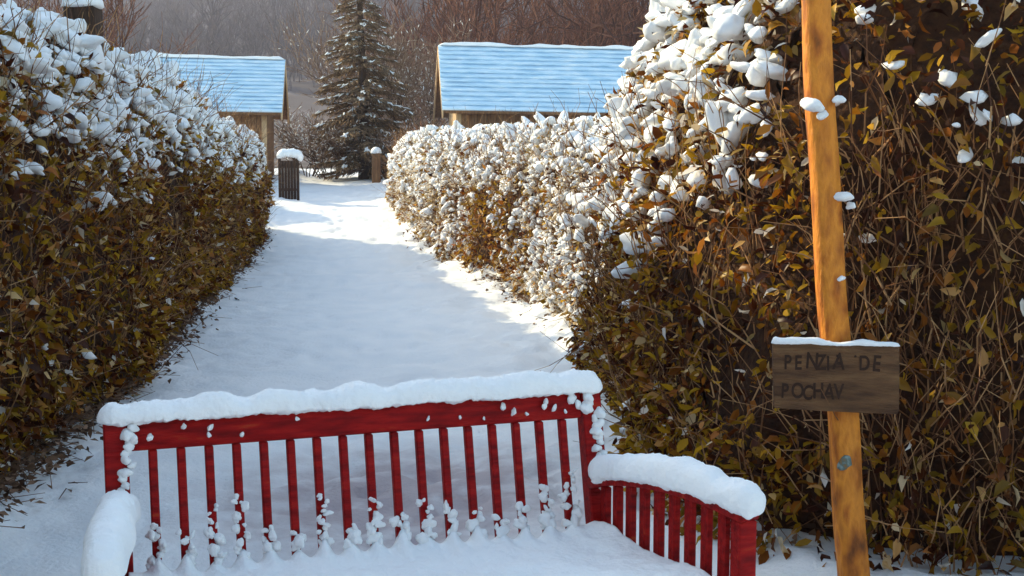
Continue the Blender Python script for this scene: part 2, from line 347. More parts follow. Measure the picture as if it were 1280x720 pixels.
    if big is not None:
        bp = np.array(big, float); pos = np.vstack([bp[:, :3], pos]); nb = len(bp)
        Fm = np.concatenate([frames(np.tile([[-.5, -.8, -.25]], (nb, 1)) + .4 * rng.normal(size=(nb, 3)), np.tile([[0, 0, 1.]], (nb, 1))), Fm])
        sc = np.vstack([bp[:, 3:4] * np.stack([rng.uniform(.9, 1.2, nb), rng.uniform(.75, 1, nb), rng.uniform(.7, .95, nb)], 1), sc]); m += nb
    rel = pos - np.array([0, 0, EYE]); zc = rel @ camf
    inside = (zc > 1) & (np.abs(rel[:, 0] / zc) < .40) & (np.abs((rel[:, 2] + .103 * rel[:, 1]) / zc) < .225)
    pick = np.zeros(m, bool)
    if single_snow:
        score = np.where(inside, sc[:, 0] / np.maximum(zc, .1), -1); idx = np.argsort(-score)[:single_snow]; pick[idx] = True
        for i in idx:
            o = link('snow_clump', LUMP2_MESH[i % 10], root)
            o.matrix_basis = Matrix([[*(Fm[i][r] * sc[i]), pos[i][r] - O[r]] for r in range(3)] + [[0, 0, 0, 1]])
    parts = []
    for q in range(6):
        for lib, cond in ((LUMPS_FINE, inside & fine), (LUMPS, ~(inside & fine))):
            k = np.where(~pick & cond)[0][q::6]
            if len(k): parts.append(scatter(*lib[q], pos[k] - O, Fm[k], sc[k]))
    link('snow_cover', make_mesh('snow_cover', *tri_join(parts), M['snow'], True), root, kind='stuff')
    return root
sm = lambda a, b, x: np.clip((x - a) / (b - a), 0, 1) ** 2 * (3 - 2 * np.clip((x - a) / (b - a), 0, 1))
# left hedge
hedge('hedge', 'long clipped hedge along the left side of the snowy path, snow heaped on its top',
      [(-1.95, 1.5), (-2.33, 5.5), (-2.73, 9.6), (-3.45, 14.6), (-4.38, 22.2), (-4.9, 22.7), (-5.7, 22.9)],
      [(0, 2.32), (4, 2.34), (8, 2.33), (13, 2.2), (19, 1.82), (21.5, 1.55), (23, 1.45)],
      [(-.02, .0), (.04, .25), (.06, .55), (.04, .78), (-.08, .93), (-.3, 1.0), (-.75, 1.03), (-1.1, .95), (-1.2, .5)],
      80000, lambda d: .050 + .0018 * d, 7600, lambda d: .048 + .0018 * d,
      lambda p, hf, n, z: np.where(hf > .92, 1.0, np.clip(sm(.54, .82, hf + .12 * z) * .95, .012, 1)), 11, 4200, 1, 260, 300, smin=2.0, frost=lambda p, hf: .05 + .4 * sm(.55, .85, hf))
# far right hedge, sunlit and snow laden
hedge('hedge', 'sunlit snow-laden hedge on the right of the path, before the blue-roofed cottage',
      [(2.2, 9.4), (1.2, 9.6), (.72, 10.6), (.18, 14.1), (-.42, 17), (-1.4, 21), (-2.05, 24), (-2.5, 27.6), (-2.2, 28.3), (-1.2, 28.6)],
      [(0, 1.7), (2, 1.75), (6, 1.9), (10, 1.88), (15, 1.62), (19, 1.28), (21, 1.2)],
      [(.05, .0), (.10, .2), (.06, .5), (.0, .78), (-.12, .93), (-.35, 1.0), (-.8, 1.02), (-1.15, .95), (-1.2, .5)],
      60000, lambda d: .040 + .0015 * d, 8000, lambda d: .030 + .0016 * d,
      lambda p, hf, n, z: np.clip(.75 + .25 * hf - .85 * np.exp(-((p[:, 1] - 16.3) / 2.2) ** 2) * (hf < .62) - .35 * (p[:, 1] > 19) * (hf < .5) + .45 * z, .04, 1),
      23, 3000, -1, 0, 160, sig=.42, frost=lambda p, hf: np.clip(.72 + .5 * fbm(p * 1.3, 99, 2) - .6 * np.exp(-((p[:, 1] - 16.3) / 2.2) ** 2) * (hf < .62), .1, 1))
# near right hedge behind the signpost
hedge('hedge', 'tall shaded hedge behind the signpost, snow clinging to its upper leaves',
      [(2.2, 10.2), (1.3, 9.95), (.80, 9.3), (.76, 7.6), (.86, 6.2), (1.02, 5.3), (1.32, 4.86), (1.8, 4.66), (2.6, 4.4), (3.4, 4.2)],
      [(0, 1.9), (1.2, 2.25), (2.2, 2.7), (4, 2.9), (6, 2.9), (9, 2.75)],
      [(.12, .0), (.11, .2), (.09, .42), (.05, .58), (-.06, .74), (-.22, .88), (-.5, .98), (-.9, 1.0), (-1.3, .9), (-1.4, .5)],
      66000, lambda d: .044 + .0024 * d, 2800, lambda d: np.where(d < 5.3, .044, .030 + .0052 * d),
      lambda p, hf, n, z: np.clip(np.where(p[:, 1] > 5.2, sm(.38, .58, hf + .09 * z) + .03, .34 * sm(.42, .66, hf + .14 * z) + .5 * sm(.84, .95, hf)), .010, 1), 37, 5200, 1, 300, 300,
      depth=.10, fine=True, tstem=.30, stemkeep=lambda p: np.where(p[:, 0] > 1.2, 1.0, .28), thin=lambda p, hf: np.where((p[:, 0] > 1.15) & (p[:, 1] < 5.3), .55, 1.0), frost=lambda p, hf: .05 + .25 * sm(.4, .6, hf) * (p[:, 1] > 5.2))
# short hedge past the gap on the left
hedge('hedge', 'short low snow-topped hedge beyond the gap, by the small wooden gate',
      [(-7.6, 24.5), (-6.0, 24.55), (-5.35, 24.9), (-5.3, 25.6), (-5.6, 26.0), (-6.4, 26.2)],
      [(0, 1.05), (3, 1.0), (5, .95)], [(0, 0), (.05, .4), (.02, .75), (-.1, .95), (-.4, 1.0), (-.6, .9)],
      3500, lambda d: .07 + 0 * d, 500, lambda d: .07 + 0 * d, lambda p, hf, n, z: np.clip(sm(.3, .7, hf + .2 * z), .1, 1), 61, 200, 1)
# leaf litter, twigs and small lumps of snow along the hedge feet
def litter(name, line, n, width, seed, label):
    rng = np.random.default_rng(seed); yy = 5.0 + 17 * rng.uniform(size=n) ** 1.2; bx = np.interp(yy, line[:, 0], line[:, 1])
    off = rng.normal(0, 1, n) * width; x = bx + off; pos = np.stack([x, yy, gz(x, yy) + .05 + .05 * rng.uniform(size=n) + .04 * np.exp(-(off / .2) ** 2)], 1)
    Fm = frames(norm(rng.normal(size=(n, 3)) * [1, 1, .35]), norm(rng.normal(size=(n, 3)) * .5 + [0, 0, 1]))
    a = scatter(LEAF_V, LEAF_F, pos, Fm, rng.uniform(.03, .08, n))
    k = n // 7; P0 = pos[:k]; d = norm(rng.normal(size=(k, 3)) * [1, 1, .3]) * rng.uniform(.08, .3, k)[:, None]
    b = tubes(P0, P0 + d, np.full(k, .003), np.full(k, .0015))
    link(name, make_mesh(name, *tri_join([a, b]), M['litter']), kind='stuff', label=label, cat='leaf litter')
litter('leaf_litter', LX - [0, .05], 4600, .10, 51, 'brown dead leaves and twigs along the foot of the left hedge')
litter('leaf_litter', RX + [0, .12], 2600, .12, 52, 'brown dead leaves and twigs along the foot of the right hedges')

# ------------------------------------------------------------------ bench
BW, BR = 1.395, .222                                     # width, recline
bench = thing('garden_bench', 'red wooden garden bench heaped with snow, turned towards the viewer', 'bench', (-1.053, 3.243, 0), R(19.72))
by = lambda z: -(.92 - z) * BR                           # front plane of the back
def rod(name, p0, p1, wx, wy, parent=None, material=None, bev=.004):    # slanted square bar, vertical-ish
    V, F = box_vf((-wx / 2, -wy / 2, 0), (wx / 2, wy / 2, 1), 0)
    import bmesh
    bm = bmesh.new(); vs = [bm.verts.new(v) for v in V]; [bm.faces.new([vs[i] for i in f]) for f in F]
    for v in bm.verts:
        t = v.co.z; c = Vector(p0).lerp(Vector(p1), t); v.co = Vector((c.x + v.co.x, c.y + v.co.y, c.z))
    bmesh.ops.dissolve_limit(bm, angle_limit=.01, verts=list(bm.verts), edges=list(bm.edges))
    bmesh.ops.bevel(bm, geom=list(bm.edges), offset=bev, segments=1, affect='EDGES')
    me = bpy.data.meshes.new(name); bm.to_mesh(me); bm.free(); me.materials.append(material or M['red'])
    return link(name, me, parent or bench)
for x in (.03, BW - .03):
    rod('back_post', (x, by(.42) + .028, .42), (x, by(.92) + .028, .92), .06, .055)
    rod('rear_leg', (x, by(.42) + .06, -.05), (x, by(.42) + .03, .418), .058, .053)
V, F = box_vf((.061, 0, .838), (BW - .061, .038, .921), .006); V[:, 1] += by(V[:, 2]) + .006
link('top_rail', make_mesh('top_rail', V, F, M['red']), bench)
V, F = box_vf((.061, 0, .44), (BW - .061, .036, .50), .005); V[:, 1] += by(V[:, 2]) + .006
link('bottom_rail', make_mesh('bottom_rail', V, F, M['red']), bench)
NS = 17; gap = .0500; sw = (BW - .12 - 18 * gap) / NS
slat_x = [.06 + gap * (i + 1) + sw * i + sw / 2 for i in range(NS)]
for x in slat_x: rod('back_slat', (x, by(.50) + .024, .501), (x, by(.838) + .024, .837), sw, .026)
for i in range(6):
    y0 = -.13 - i * .088; V, F = box_vf((.06, y0 - .07, .40), (BW - .06, y0, .422), .004); link('seat_slat', make_mesh('seat_slat', V, F, M['red']), bench)
V, F = box_vf((.05, -.635, .33), (BW - .05, -.606, .398), .004); link('seat_apron', make_mesh('seat_apron', V, F, M['red']), bench)
def arm(sgn, xb, flare, length):
    t = np.linspace(0, 1, 22)
    y = -.055 - length * t; x = xb + sgn * flare * t ** 1.25; z = .655 + .075 * np.sin(math.pi * np.clip(t, 0, 1) ** .8 * .62) ; z = z - .022 * t ** 3
    path = np.stack([x, y, z], 1)
    prof = np.array([(-.032, -.017), (.032, -.017), (.034, -.012), (.034, .012), (.030, .017), (-.030, .017), (-.034, .012), (-.034, -.012)])
    link('armrest', make_mesh('armrest', *sweep(path, np.repeat(prof[None], 22, 0)), M['red']), bench)
    for i in range(9):
        k = .075 + i * .098; c = [np.interp(k, t, a) for a in (x, y, z)]
        rod('arm_spindle', (c[0], c[1], .40), (c[0], c[1], c[2] - .018), .020, .037)
    c = [np.interp(.965, t, a) for a in (x, y, z)]
    rod('front_leg', (c[0], c[1], -.05), (c[0], c[1], c[2] - .018), .05, .05)
    V, F = sweep(np.stack([x, y, np.full(22, .372)], 1), np.repeat(np.array([(-.02, -.028), (.02, -.028), (.02, .028), (-.02, .028)])[None], 22, 0))
    link('side_rail', make_mesh('side_rail', V, F, M['red']), bench)
    sp = path + [0, 0, .016]; e = path[-1] - path[-2]
    sp = np.vstack([sp, sp[-1] + e * .9 + [0, 0, -.006]])
    V, F = snow_ridge(sp, .104, .058, 5 + sgn, .020, 26, 170, .12)
    link('snow_cap', make_mesh('snow_cap', V, F, M['snow'], True), bench)
    return path
armR = arm(1, BW - .03, .155, .60); armL = arm(-1, .03, .06, .60)
# snow along the top rail
sp = np.array([(-.015, .022, .918), (.3, .022, .920), (.7, .022, .921), (1.1, .022, .920), (BW + .012, .022, .918)])
V, F = snow_ridge(sp, .094, .047, 2, .012, 28, 420, .13)
link('snow_cap', make_mesh('snow_cap', V, F, M['snow'], True), bench)
# snow cushion on the seat, rising in points against the slats
nx, ny = 280, 70; u = np.linspace(0, 1, nx); v = np.linspace(0, 1, ny); U, Vv = np.meshgrid(u, v)
yb, yf = by(.53) + .012, -.66
Yl = yb + (yf - yb) * Vv; tl = np.clip((-.055 - Yl) / .6, 0, 1) ** 1.25
xl = .045 - .05 * tl; xr = BW - .05 + .13 * tl; Xl = xl + (xr - xl) * U
Pn = np.stack([Xl.ravel(), Yl.ravel(), 0 * Xl.ravel()], 1)
Zl = .520 + .014 * fbm(Pn * 4, 31).reshape(Xl.shape) + .004 * fbm(Pn * 22, 32).reshape(Xl.shape)
dback = (yb - Yl)
pk = np.zeros_like(Zl)
for i, x in enumerate(slat_x): pk = np.maximum(pk, (.9 + .35 * math.sin(i * 2.3)) * np.exp(-(np.abs(Xl - x) / .021) ** 1.9))
Zl += (.050 * pk - .014) * np.exp(-(dback / .040) ** 1.3) + .018 * np.exp(-dback / .10)
Zl += .03 * np.exp(-((1 - U) * (xr - xl) / .09) ** 1.4) * np.exp(-((dback - .05) / .14) ** 2) + .03 * np.exp(-(U * (xr - xl) / .09) ** 1.4) * np.exp(-((dback - .05) / .14) ** 2)
fr = np.clip((Vv - .86) / .14, 0, 1); Zl -= .10 * (1 - np.sqrt(np.clip(1 - fr ** 2, 0, 1)))
Zl = np.where((Vv >= 1) | (U <= 0) | (U >= 1), .423, Zl); Zl[0, :] = .51
V, F = grid(Xl, Yl, Zl)
link('snow_cushion', make_mesh('snow_cushion', V, F[:, ::-1], M['snow'], True), bench)
# clumps of snow clinging to slats, posts and rail
rc = random.Random(5)
def clump(x, y, z, a, b=None, c=None):
    o = link('snow_clump', rc.choice(LUMP2_MESH), bench); o.location = (x, y, z)
    o.rotation_euler = (rc.uniform(-.5, .5), rc.uniform(-.6, .6), rc.uniform(0, 6)); o.scale = (a, b or a, c or a)
for i, x in enumerate(slat_x):
    top = .575 + .14 * rc.random() ** 1.4; z = .546
    while z < top:
        s = rc.uniform(.009, .019) * (1.15 - .45 * (z - .55) / .1)
        clump(x + rc.choice((-1, 1)) * rc.uniform(.003, .017), by(z) + rc.uniform(-.006, .012), z, s * rc.uniform(.7, 1.4), s * rc.uniform(.6, 1.1), s * rc.uniform(.7, 1.7)); z += rc.uniform(.006, .013)
for z in np.arange(.66, .91, .016):                       # left post
    s = rc.uniform(.014, .024); clump(.045 + rc.uniform(-.012, .012) + (.015 if z > .8 else -.004), by(z) - .004, z, s, s * .8, s)
for z in np.arange(.64, .90, .016):                       # right post
    s = rc.uniform(.016, .026); clump(BW - .022 + rc.uniform(-.008, .012) - (.03 if z > .85 else 0), by(z) - .002, z, s, s * .8, s)
for x, z, s in ((.27, .885, .013), (.265, .868, .010), (.35, .862, .010), (.115, .87, .012), (.50, .893, .008), (.865, .868, .008), (1.03, .858, .007), (1.09, .885, .015), (1.12, .87, .012), (1.22, .893, .014),
                (1.245, .872, .014), (1.215, .878, .012), (1.28, .86, .009), (1.30, .895, .02), (1.32, .875, .018), (.96, .865, .007), (1.16, .862, .008), (.20, .892, .010)):
    clump(x, by(z) + .002, z, s * .8, s * .6, s * 1.3)
for k in range(9): clump(.02 + rc.uniform(-.02, .03), -.075 - .01 * k, .70 + rc.uniform(-.01, .02), .03, .03, .024); clump(BW - .03 + rc.uniform(-.02, .03), -.06 - .01 * k, .69 + rc.uniform(-.01, .02), .032, .03, .026)

# ------------------------------------------------------------------ signpost
PB, PT = Vector((1.225, 4.42, -.08)), Vector((.985, 4.44, 2.62))
sign = thing('signpost', 'leaning orange-brown wooden post carrying a small dark lettered board', 'signpost', (PB.x, PB.y, 0))
n = 46; rs = np.zeros((n, 12, 2)); zt = np.linspace(0, 1, n); path = np.array([PB.lerp(PT, t) for t in zt])
path[:, 0] += .006 * np.sin(zt * 9) + .004 * np.sin(zt * 23 + 1)
V = []; F = []
for i in range(n):
    for j in range(12):
        a = 2 * math.pi * j / 12 + .35; ca, sa = math.cos(a), math.sin(a); q = (abs(ca) ** 5 + abs(sa) ** 5) ** (-1 / 5)
        rad = (.053 - .010 * zt[i]) * q * (1 + .05 * float(vnoise(np.array([[ca * 1.5, sa * 1.5, zt[i] * 14]]), 3)[0]))
        V.append(path[i] + np.array([ca * rad, sa * rad, 0]) - np.array([PB.x, PB.y, 0]))
for i in range(n - 1):
    for j in range(12):
        a, b = i * 12 + j, i * 12 + (j + 1) % 12; F += [(a, b, b + 12), (a, b + 12, a + 12)]
V.append(path[-1] - np.array([PB.x, PB.y, -.01])); c = len(V) - 1
for j in range(12): F.append((c, (n - 1) * 12 + j, (n - 1) * 12 + (j + 1) % 12))
link('post', make_mesh('post', V, F, M['post'], True), sign)
po = lambda z: PB.lerp(PT, (z - PB.z) / (PT.z - PB.z)) - Vector((PB.x, PB.y, 0))
c = po(.845); SX, SY = c.x - .032, c.y - .085
import bmesh
bm = bmesh.new(); pts = [(-.218, .112), (-.12, .116), (.02, .113), (.12, .114), (.208, .112), (.212, .05), (.215, -.03), (.217, -.112), (.212, -.122), (.1, -.121), (-.05, -.118), (-.205, -.112), (-.210, -.04), (-.214, .03)]
fv = [bm.verts.new((x, -.012, z)) for x, z in pts]; bv = [bm.verts.new((x, .012, z)) for x, z in pts]; N = len(pts)
bm.faces.new(fv); bm.faces.new(bv[::-1])
for i in range(N): bm.faces.new((fv[(i + 1) % N], fv[i], bv[i], bv[(i + 1) % N]))
bmesh.ops.recalc_face_normals(bm, faces=list(bm.faces)); bmesh.ops.bevel(bm, geom=list(bm.edges), offset=.003, segments=1, affect='EDGES')
me = bpy.data.meshes.new('sign_board'); bm.to_mesh(me); bm.free(); me.materials.append(M['board'])
board = link('sign_board', me, sign); board.location = (SX, SY, .845); board.rotation_euler = (0, R(.8), R(-4))
def text(body, x, z, size, sx=1.0, rot=0):
    cu = bpy.data.curves.new('lettering', 'FONT'); cu.body = body; cu.size = size; cu.extrude = .0015; cu.offset = .0016; cu.space_character = 1.05
    tmp = bpy.data.objects.new('tmp', cu); COL.objects.link(tmp); bpy.context.view_layer.update()
    me = bpy.data.meshes.new_from_object(tmp.evaluated_get(bpy.context.evaluated_depsgraph_get())); bpy.data.objects.remove(tmp)
    me.materials.clear(); me.materials.append(M['ink'])
    o = link('lettering', me, board); o.location = (x, -.0125, z); o.rotation_euler = (R(90), rot, 0); o.scale = (sx, 1, 1)
rt = random.Random(4)
for word, x, z, st in (('PENZIA', -.178, .028, .036), ('DE', .075, .026, .044), ('POCHAV', -.185, -.076, .036)):
    for ch in word:
        text(ch, x, z + rt.uniform(-.004, .004), .074 * rt.uniform(.92, 1.1), .72, rt.uniform(-.08, .08)); x += st * (.6 if ch == 'I' else 1)
V, F = snow_ridge([(-.222, 0, .112), (-.1, 0, .116), (.0, 0, .113), (.1, 0, .114), (.213, 0, .112)], .034, .016, 8, .003, 12, 60, .3)
link('snow_cap', make_mesh('snow_cap', V, F, M['snow'], True), board)
for x in (-.03, .03):
    V, F = lump(ICO1, 3, .05); link('nail', make_mesh('nail', V * .005 + [c.x - SX + x, -.0125, .075], F, M['ink'], True), board)
V, F = lump(ICO2, 5, .3); cc = po(.53)
link('paint_patch', make_mesh('paint_patch', V * [.026, .005, .035] + [cc.x - .012, cc.y - .049, .53], F, M['teal'], True), sign)

for x, y, z, a in ((1.015, 4.375, 1.77, .046), (1.05, 4.375, 1.735, .028), (1.13, 4.38, 1.46, .034), (1.16, 4.385, 1.43, .024), (1.105, 4.375, 1.79, .026), (1.13, 4.385, 1.18, .018)):
    o = link('snow_clump', rc.choice(LUMP2_MESH), sign); o.location = (x - PB.x, y - PB.y, z); o.scale = (a, a * .7, a * .85); o.rotation_euler = (0, rc.uniform(-.5, .5), rc.uniform(0, 6))
# ------------------------------------------------------------------ cottages
def cottage(name, label, loc, rz, Lx, depth, eave, ridge, pale=True, over=.35, rows=14, planks=30, tilt=0):
    root = thing(name, label, 'cottage', loc, rz); root.rotation_euler = (0, R(tilt), rz)
    hy = depth / 2
    def part(nm, V, F, m, par=root, **k): return link(nm, make_mesh(nm, V, F, m), par, **k)
    wall = part('wall', *box_vf((0, -hy, -.3), (Lx, hy, eave)), M['plank'])
    gp = np.array([(x, y, z) for x in (0.002, Lx - .002) for (y, z) in ((-hy, eave), (hy, eave), (0, ridge - .06))])
    part('gable', gp, np.array([(0, 1, 2), (3, 5, 4), (0, 3, 4), (0, 4, 1), (1, 4, 5), (1, 5, 2), (0, 2, 5), (0, 5, 3)]), M['plank'])
    pw = Lx / planks; V, F = box_vf((.008, -.03, 0), (pw - .008, -.004, eave - .01)); pm = make_mesh('plank', V, F, M['plank'])
    for i in range(planks):
        o = link('plank', pm, wall); o.location = (i * pw, -hy + .003 * (i % 3 == 0) , 0)
    V, F = box_vf((-.02, -.03, 0), (.10, .12, eave)); cm = make_mesh('corner_post', V, F, M['paleplank'])
    for x in (-.03, Lx - .08): o = link('corner_post', cm, wall); o.location = (x, -hy - .02, 0)
    # gable boards on both ends
    nb = 14
    for s, xx in ((-1, -.012), (1, Lx + .012)):
        for i in range(nb):
            y0 = -hy + depth * i / nb + .005; y1 = -hy + depth * (i + 1) / nb - .005
            zt0 = eave + (ridge - eave) * (1 - abs(y0) / hy) - .1; zt1 = eave + (ridge - eave) * (1 - abs(y1) / hy) - .1
            P = np.array([(xx + dx, y, z) for dx in (-.012, .012) for (y, z) in ((y0, 0), (y1, 0), (y1, zt1), (y0, zt0))])
            part('gable_board', P, np.array([(0, 1, 2, 3), (7, 6, 5, 4), (0, 4, 5, 1), (1, 5, 6, 2), (2, 6, 7, 3), (3, 7, 4, 0)]), M['paleplank'] if pale else M['plank'])
    sl = (ridge - eave) / hy; oy = .32
    for s in (-1, 1):
        ya, yb = s * (hy + oy), 0; za, zb = eave - sl * oy + .06, ridge + .06
        V = np.array([(x, y, z + dz) for dz in (0, -.07) for x in (-over, Lx + over) for (y, z) in ((ya, za), (yb, zb))])
        rf = part('roof', V, np.array([(0, 2, 3, 1), (4, 5, 7, 6), (0, 1, 5, 4), (2, 6, 7, 3), (0, 4, 6, 2), (1, 3, 7, 5)]), M['plank'])
        ln = math.hypot(ya, zb - za); cv = math.cos(math.atan2(zb - za, abs(ya))); sv = math.sin(math.atan2(zb - za, abs(ya)))
        step = ln / rows
        n_ = np.array([0, s * sv, cv]); dn = np.array([0, s * cv, -sv])          # outward normal, down-slope
        top = np.array([0, 0, zb])
        prof = [(-.01, .012), (.55 * step, .030), (.92 * step, .052), (1.04 * step, .040), (1.04 * step, .002), (-.01, .002)]
        xsx = np.linspace(-over - .03, Lx + over + .03, 26); k = len(prof)
        rr2 = np.random.default_rng(int(abs(loc[0]) * 10) + s)
        for r_ in range(rows):                                                    # courses of frosted roofing
            V = np.zeros((26, k, 3))
            for j, (a, b) in enumerate(prof):
                jit = rr2.normal(0, .006, 26) if b > .01 else 0
                V[:, j] = top + dn * (r_ * step + a) + n_ * 1.0 * b
                V[:, j] += np.outer(np.ones(26) * jit if np.ndim(jit) == 0 else jit, n_)
                V[:, j, 0] = xsx
            Fq = []
            for i in range(25):
                for j in range(k):
                    a, b = i * k + j, i * k + (j + 1) % k; Fq.append((a, b, b + k, a + k))
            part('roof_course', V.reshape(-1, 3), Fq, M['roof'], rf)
        for xx in (-over - .02, Lx + over + .02):
            V = np.array([(xx + dx, y, z + dz) for dx in (-.018, .018) for (y, z, dz) in ((ya, za, .0), (yb, zb, .0), (yb, zb, -.17), (ya, za, -.17))])
            part('barge_board', V, np.array([(0, 1, 2, 3), (7, 6, 5, 4), (0, 4, 5, 1), (1, 5, 6, 2), (2, 6, 7, 3), (3, 7, 4, 0)]), M['paleplank'], rf)
    V, F = snow_ridge([(-over, 0, ridge + .08), (Lx / 2, 0, ridge + .08), (Lx + over, 0, ridge + .08)], .16, .06, 4, .01, 10, 60, .3)
    link('snow_cap', make_mesh('snow_cap', V, F, M['snow'], True), root)
    return root
HB = 1.0
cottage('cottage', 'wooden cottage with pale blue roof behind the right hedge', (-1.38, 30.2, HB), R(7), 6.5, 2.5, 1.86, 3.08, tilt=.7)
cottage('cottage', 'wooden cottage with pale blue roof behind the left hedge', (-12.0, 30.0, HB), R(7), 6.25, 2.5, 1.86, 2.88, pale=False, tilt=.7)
cottage('cottage', 'added unseen tall wooden house beyond the left hedge, casting shade near the viewer', (-8.15, 14.5, -.02), R(-90), 9.5, 4.2, 4.3, 6.45, pale=False, planks=36)  # added out of view to cast shade over the bench and near hedge

cottage('cottage', 'added unseen long wooden barn behind the viewer, dimming the sky light on bench and hedge', (-4.0, -8.0, -.02), R(0), 14.0, 4.5, 4.2, 6.6, pale=False, planks=50)  # added behind the camera to block sky light and bounce warm light
# ------------------------------------------------------------------ trees and bushes
def spruce(name, label, loc, H, r0):
    root = thing(name, label, 'tree', loc); rng = np.random.default_rng(77)
    zz = np.linspace(0, H, 12); P = np.stack([.04 * np.sin(zz), .03 * np.cos(zz * 1.3), zz], 1); rad = .13 * (1 - zz / H) ** .8 + .012
    V, F = tubes(P[:-1], P[1:], rad[:-1], rad[1:], 8); link('trunk', make_mesh('trunk', V, F, M['bark'], True), root)
    bm_, sm_ = [], []
    for q in range(6):                                   # unit-length branches along +X, drooping
        seg0, seg1, ra, rb = [], [], [], []; t = np.linspace(0, 1, 9)
        main = np.stack([t, .05 * np.sin(t * 4 + q), -.10 * t - .28 * t ** 2 + .10 * t ** 5], 1)
        for i in range(8): seg0.append(main[i]); seg1.append(main[i + 1]); ra.append(.02 - .0018 * i); rb.append(.0185 - .0018 * i)
        for i in range(58):
            k = rng.uniform(.12, 1); c = np.array([np.interp(k, t, main[:, j]) for j in range(3)]); sd = 1 if i % 2 else -1
            l = .42 * (1.08 - k) * rng.uniform(.6, 1.2) + .06; dv = np.array([.75, sd * rng.uniform(.5, 1), -rng.uniform(.1, .55)]); e = c + norm(dv) * l
            seg0.append(c); seg1.append(e); ra.append(.013); rb.append(.004)
            for _ in range(3):
                kk = rng.uniform(.2, .9); c2 = c + (e - c) * kk; e2 = c2 + norm(np.array([.5, sd * rng.uniform(-.3, 1), -rng.uniform(.3, 1.1)])) * rng.uniform(.05, .13)
                seg0.append(c2); seg1.append(e2); ra.append(.009); rb.append(.003)
        bm_.append(make_mesh('branch', *tubes(seg0, seg1, ra, rb), M['needle']))
        m = 9; kk = rng.uniform(.2, 1, m); pos = np.stack([np.interp(kk, t, main[:, j]) for j in range(3)], 1) + np.stack([rng.normal(0, .02, m), rng.normal(0, .09, m) * (1.1 - kk), np.full(m, .018)], 1)
        Fm = frames(np.tile([[1, 0, -.5]], (m, 1)) + rng.normal(size=(m, 3)) * .35, np.tile([[0, 0, 1.]], (m, 1)))
        sm_.append(make_mesh('snow', *scatter(*lump(ICO1, q + 40), pos, Fm, np.stack([rng.uniform(.04, .10, m), rng.uniform(.014, .03, m), rng.uniform(.008, .018, m)], 1)), M['snow'], True))
    z = .35; i = 0
    while z < H * .985:
        f = z / H; rr_ = r0 * (1 - f) ** .9 * (1 if f > .12 else .6 + 3 * f) + .06; nb = 7 if f < .8 else 5; a0 = rng.uniform(0, 6)
        for b in range(nb):
            a = a0 + b * 2 * math.pi / nb + rng.normal(0, .2); L = rr_ * rng.uniform(.7, 1.18); q = int(rng.integers(6))
            o = link('branch', bm_[q], root); o.location = (0, 0, z + rng.uniform(-.1, .1)); o.rotation_euler = (rng.normal(0, .15), rng.normal(-.05 - .5 * max(f - .8, 0), .1), a); o.scale = (L, L, L)
            s = link('snow', sm_[q], o, kind='stuff')
        z += .19 + .08 * (1 - f)
    return root
spruce('spruce_tree', 'tall narrow spruce with snow-dusted drooping branches at the end of the path', (-3.82, 33, g1(-3.82, 33) - .03), 7.0, 1.55)

def bare_mesh(seed, H, n0, spread, levels, rad, split=3, up=.25):
    rng = np.random.default_rng(seed); S0, S1, A, B = [], [], [], []
    def go(p, d, l, r, lev):
        for k in range(3):
            q = p + d * l / 3; S0.append(p); S1.append(q); A.append(r * (1 - .12 * k)); B.append(r * (1 - .12 * (k + 1))); p = q
            d = norm(d + rng.normal(size=3) * .16 + np.array([0, 0, .05]))
            if lev > 0:
                for _ in range(split if k else 1):
                    dd = norm(d + rng.normal(size=3) * spread + np.array([0, 0, up])); go(p, dd, l * rng.uniform(.45, .72), r * .58, lev - 1)
    for i in range(n0):
        a = rng.uniform(0, 6.3); go(np.array([.12 * math.cos(a) * (n0 > 1), .12 * math.sin(a) * (n0 > 1), 0]), norm(np.array([math.cos(a) * .45 * (n0 > 1), math.sin(a) * .45 * (n0 > 1), 1])), H * rng.uniform(.5, .68), rad, levels)
    return np.array(S0), np.array(S1), np.array(A), np.array(B)
def bush(name, label, loc, H, seed, n0=7, material='baretwig', snow=True, group=None, width=1.0, levels=2, cat='bush', rad=.016):
    root = thing(name, label, cat, loc, 0, group); S0, S1, A, B = bare_mesh(seed, H, n0, .55, levels, rad)
    S0[:, :2] *= width; S1[:, :2] *= width
    big = A > rad * .5
    link('stems', make_mesh('stems', *tubes(S0[big], S1[big], A[big], B[big], 4), M['bark']), root)
    link('twigs', make_mesh('twigs', *tubes(S0[~big], S1[~big], np.maximum(A[~big], .007), np.maximum(B[~big], .005)), M[material]), root, kind='stuff')
    if snow:
        rng = np.random.default_rng(seed + 1); k = rng.choice(len(S0), min(420, len(S0)), replace=False); pos = (S0[k] + S1[k]) / 2 + [0, 0, .012]; ax = S1[k] - S0[k]
        m = len(k); V, F = scatter(*LUMPS[2], pos, frames(ax, np.tile([[0.01, 0, 1.]], (m, 1))), np.stack([rng.uniform(.04, .10, m), rng.uniform(.012, .024, m), rng.uniform(.010, .02, m)], 1))
        link('snow_cover', make_mesh('snow_cover', V, F, M['snow'], True), root, kind='stuff')
    return root
def pxy(px, d): return (px - 640) / 1600 * d * 1.0
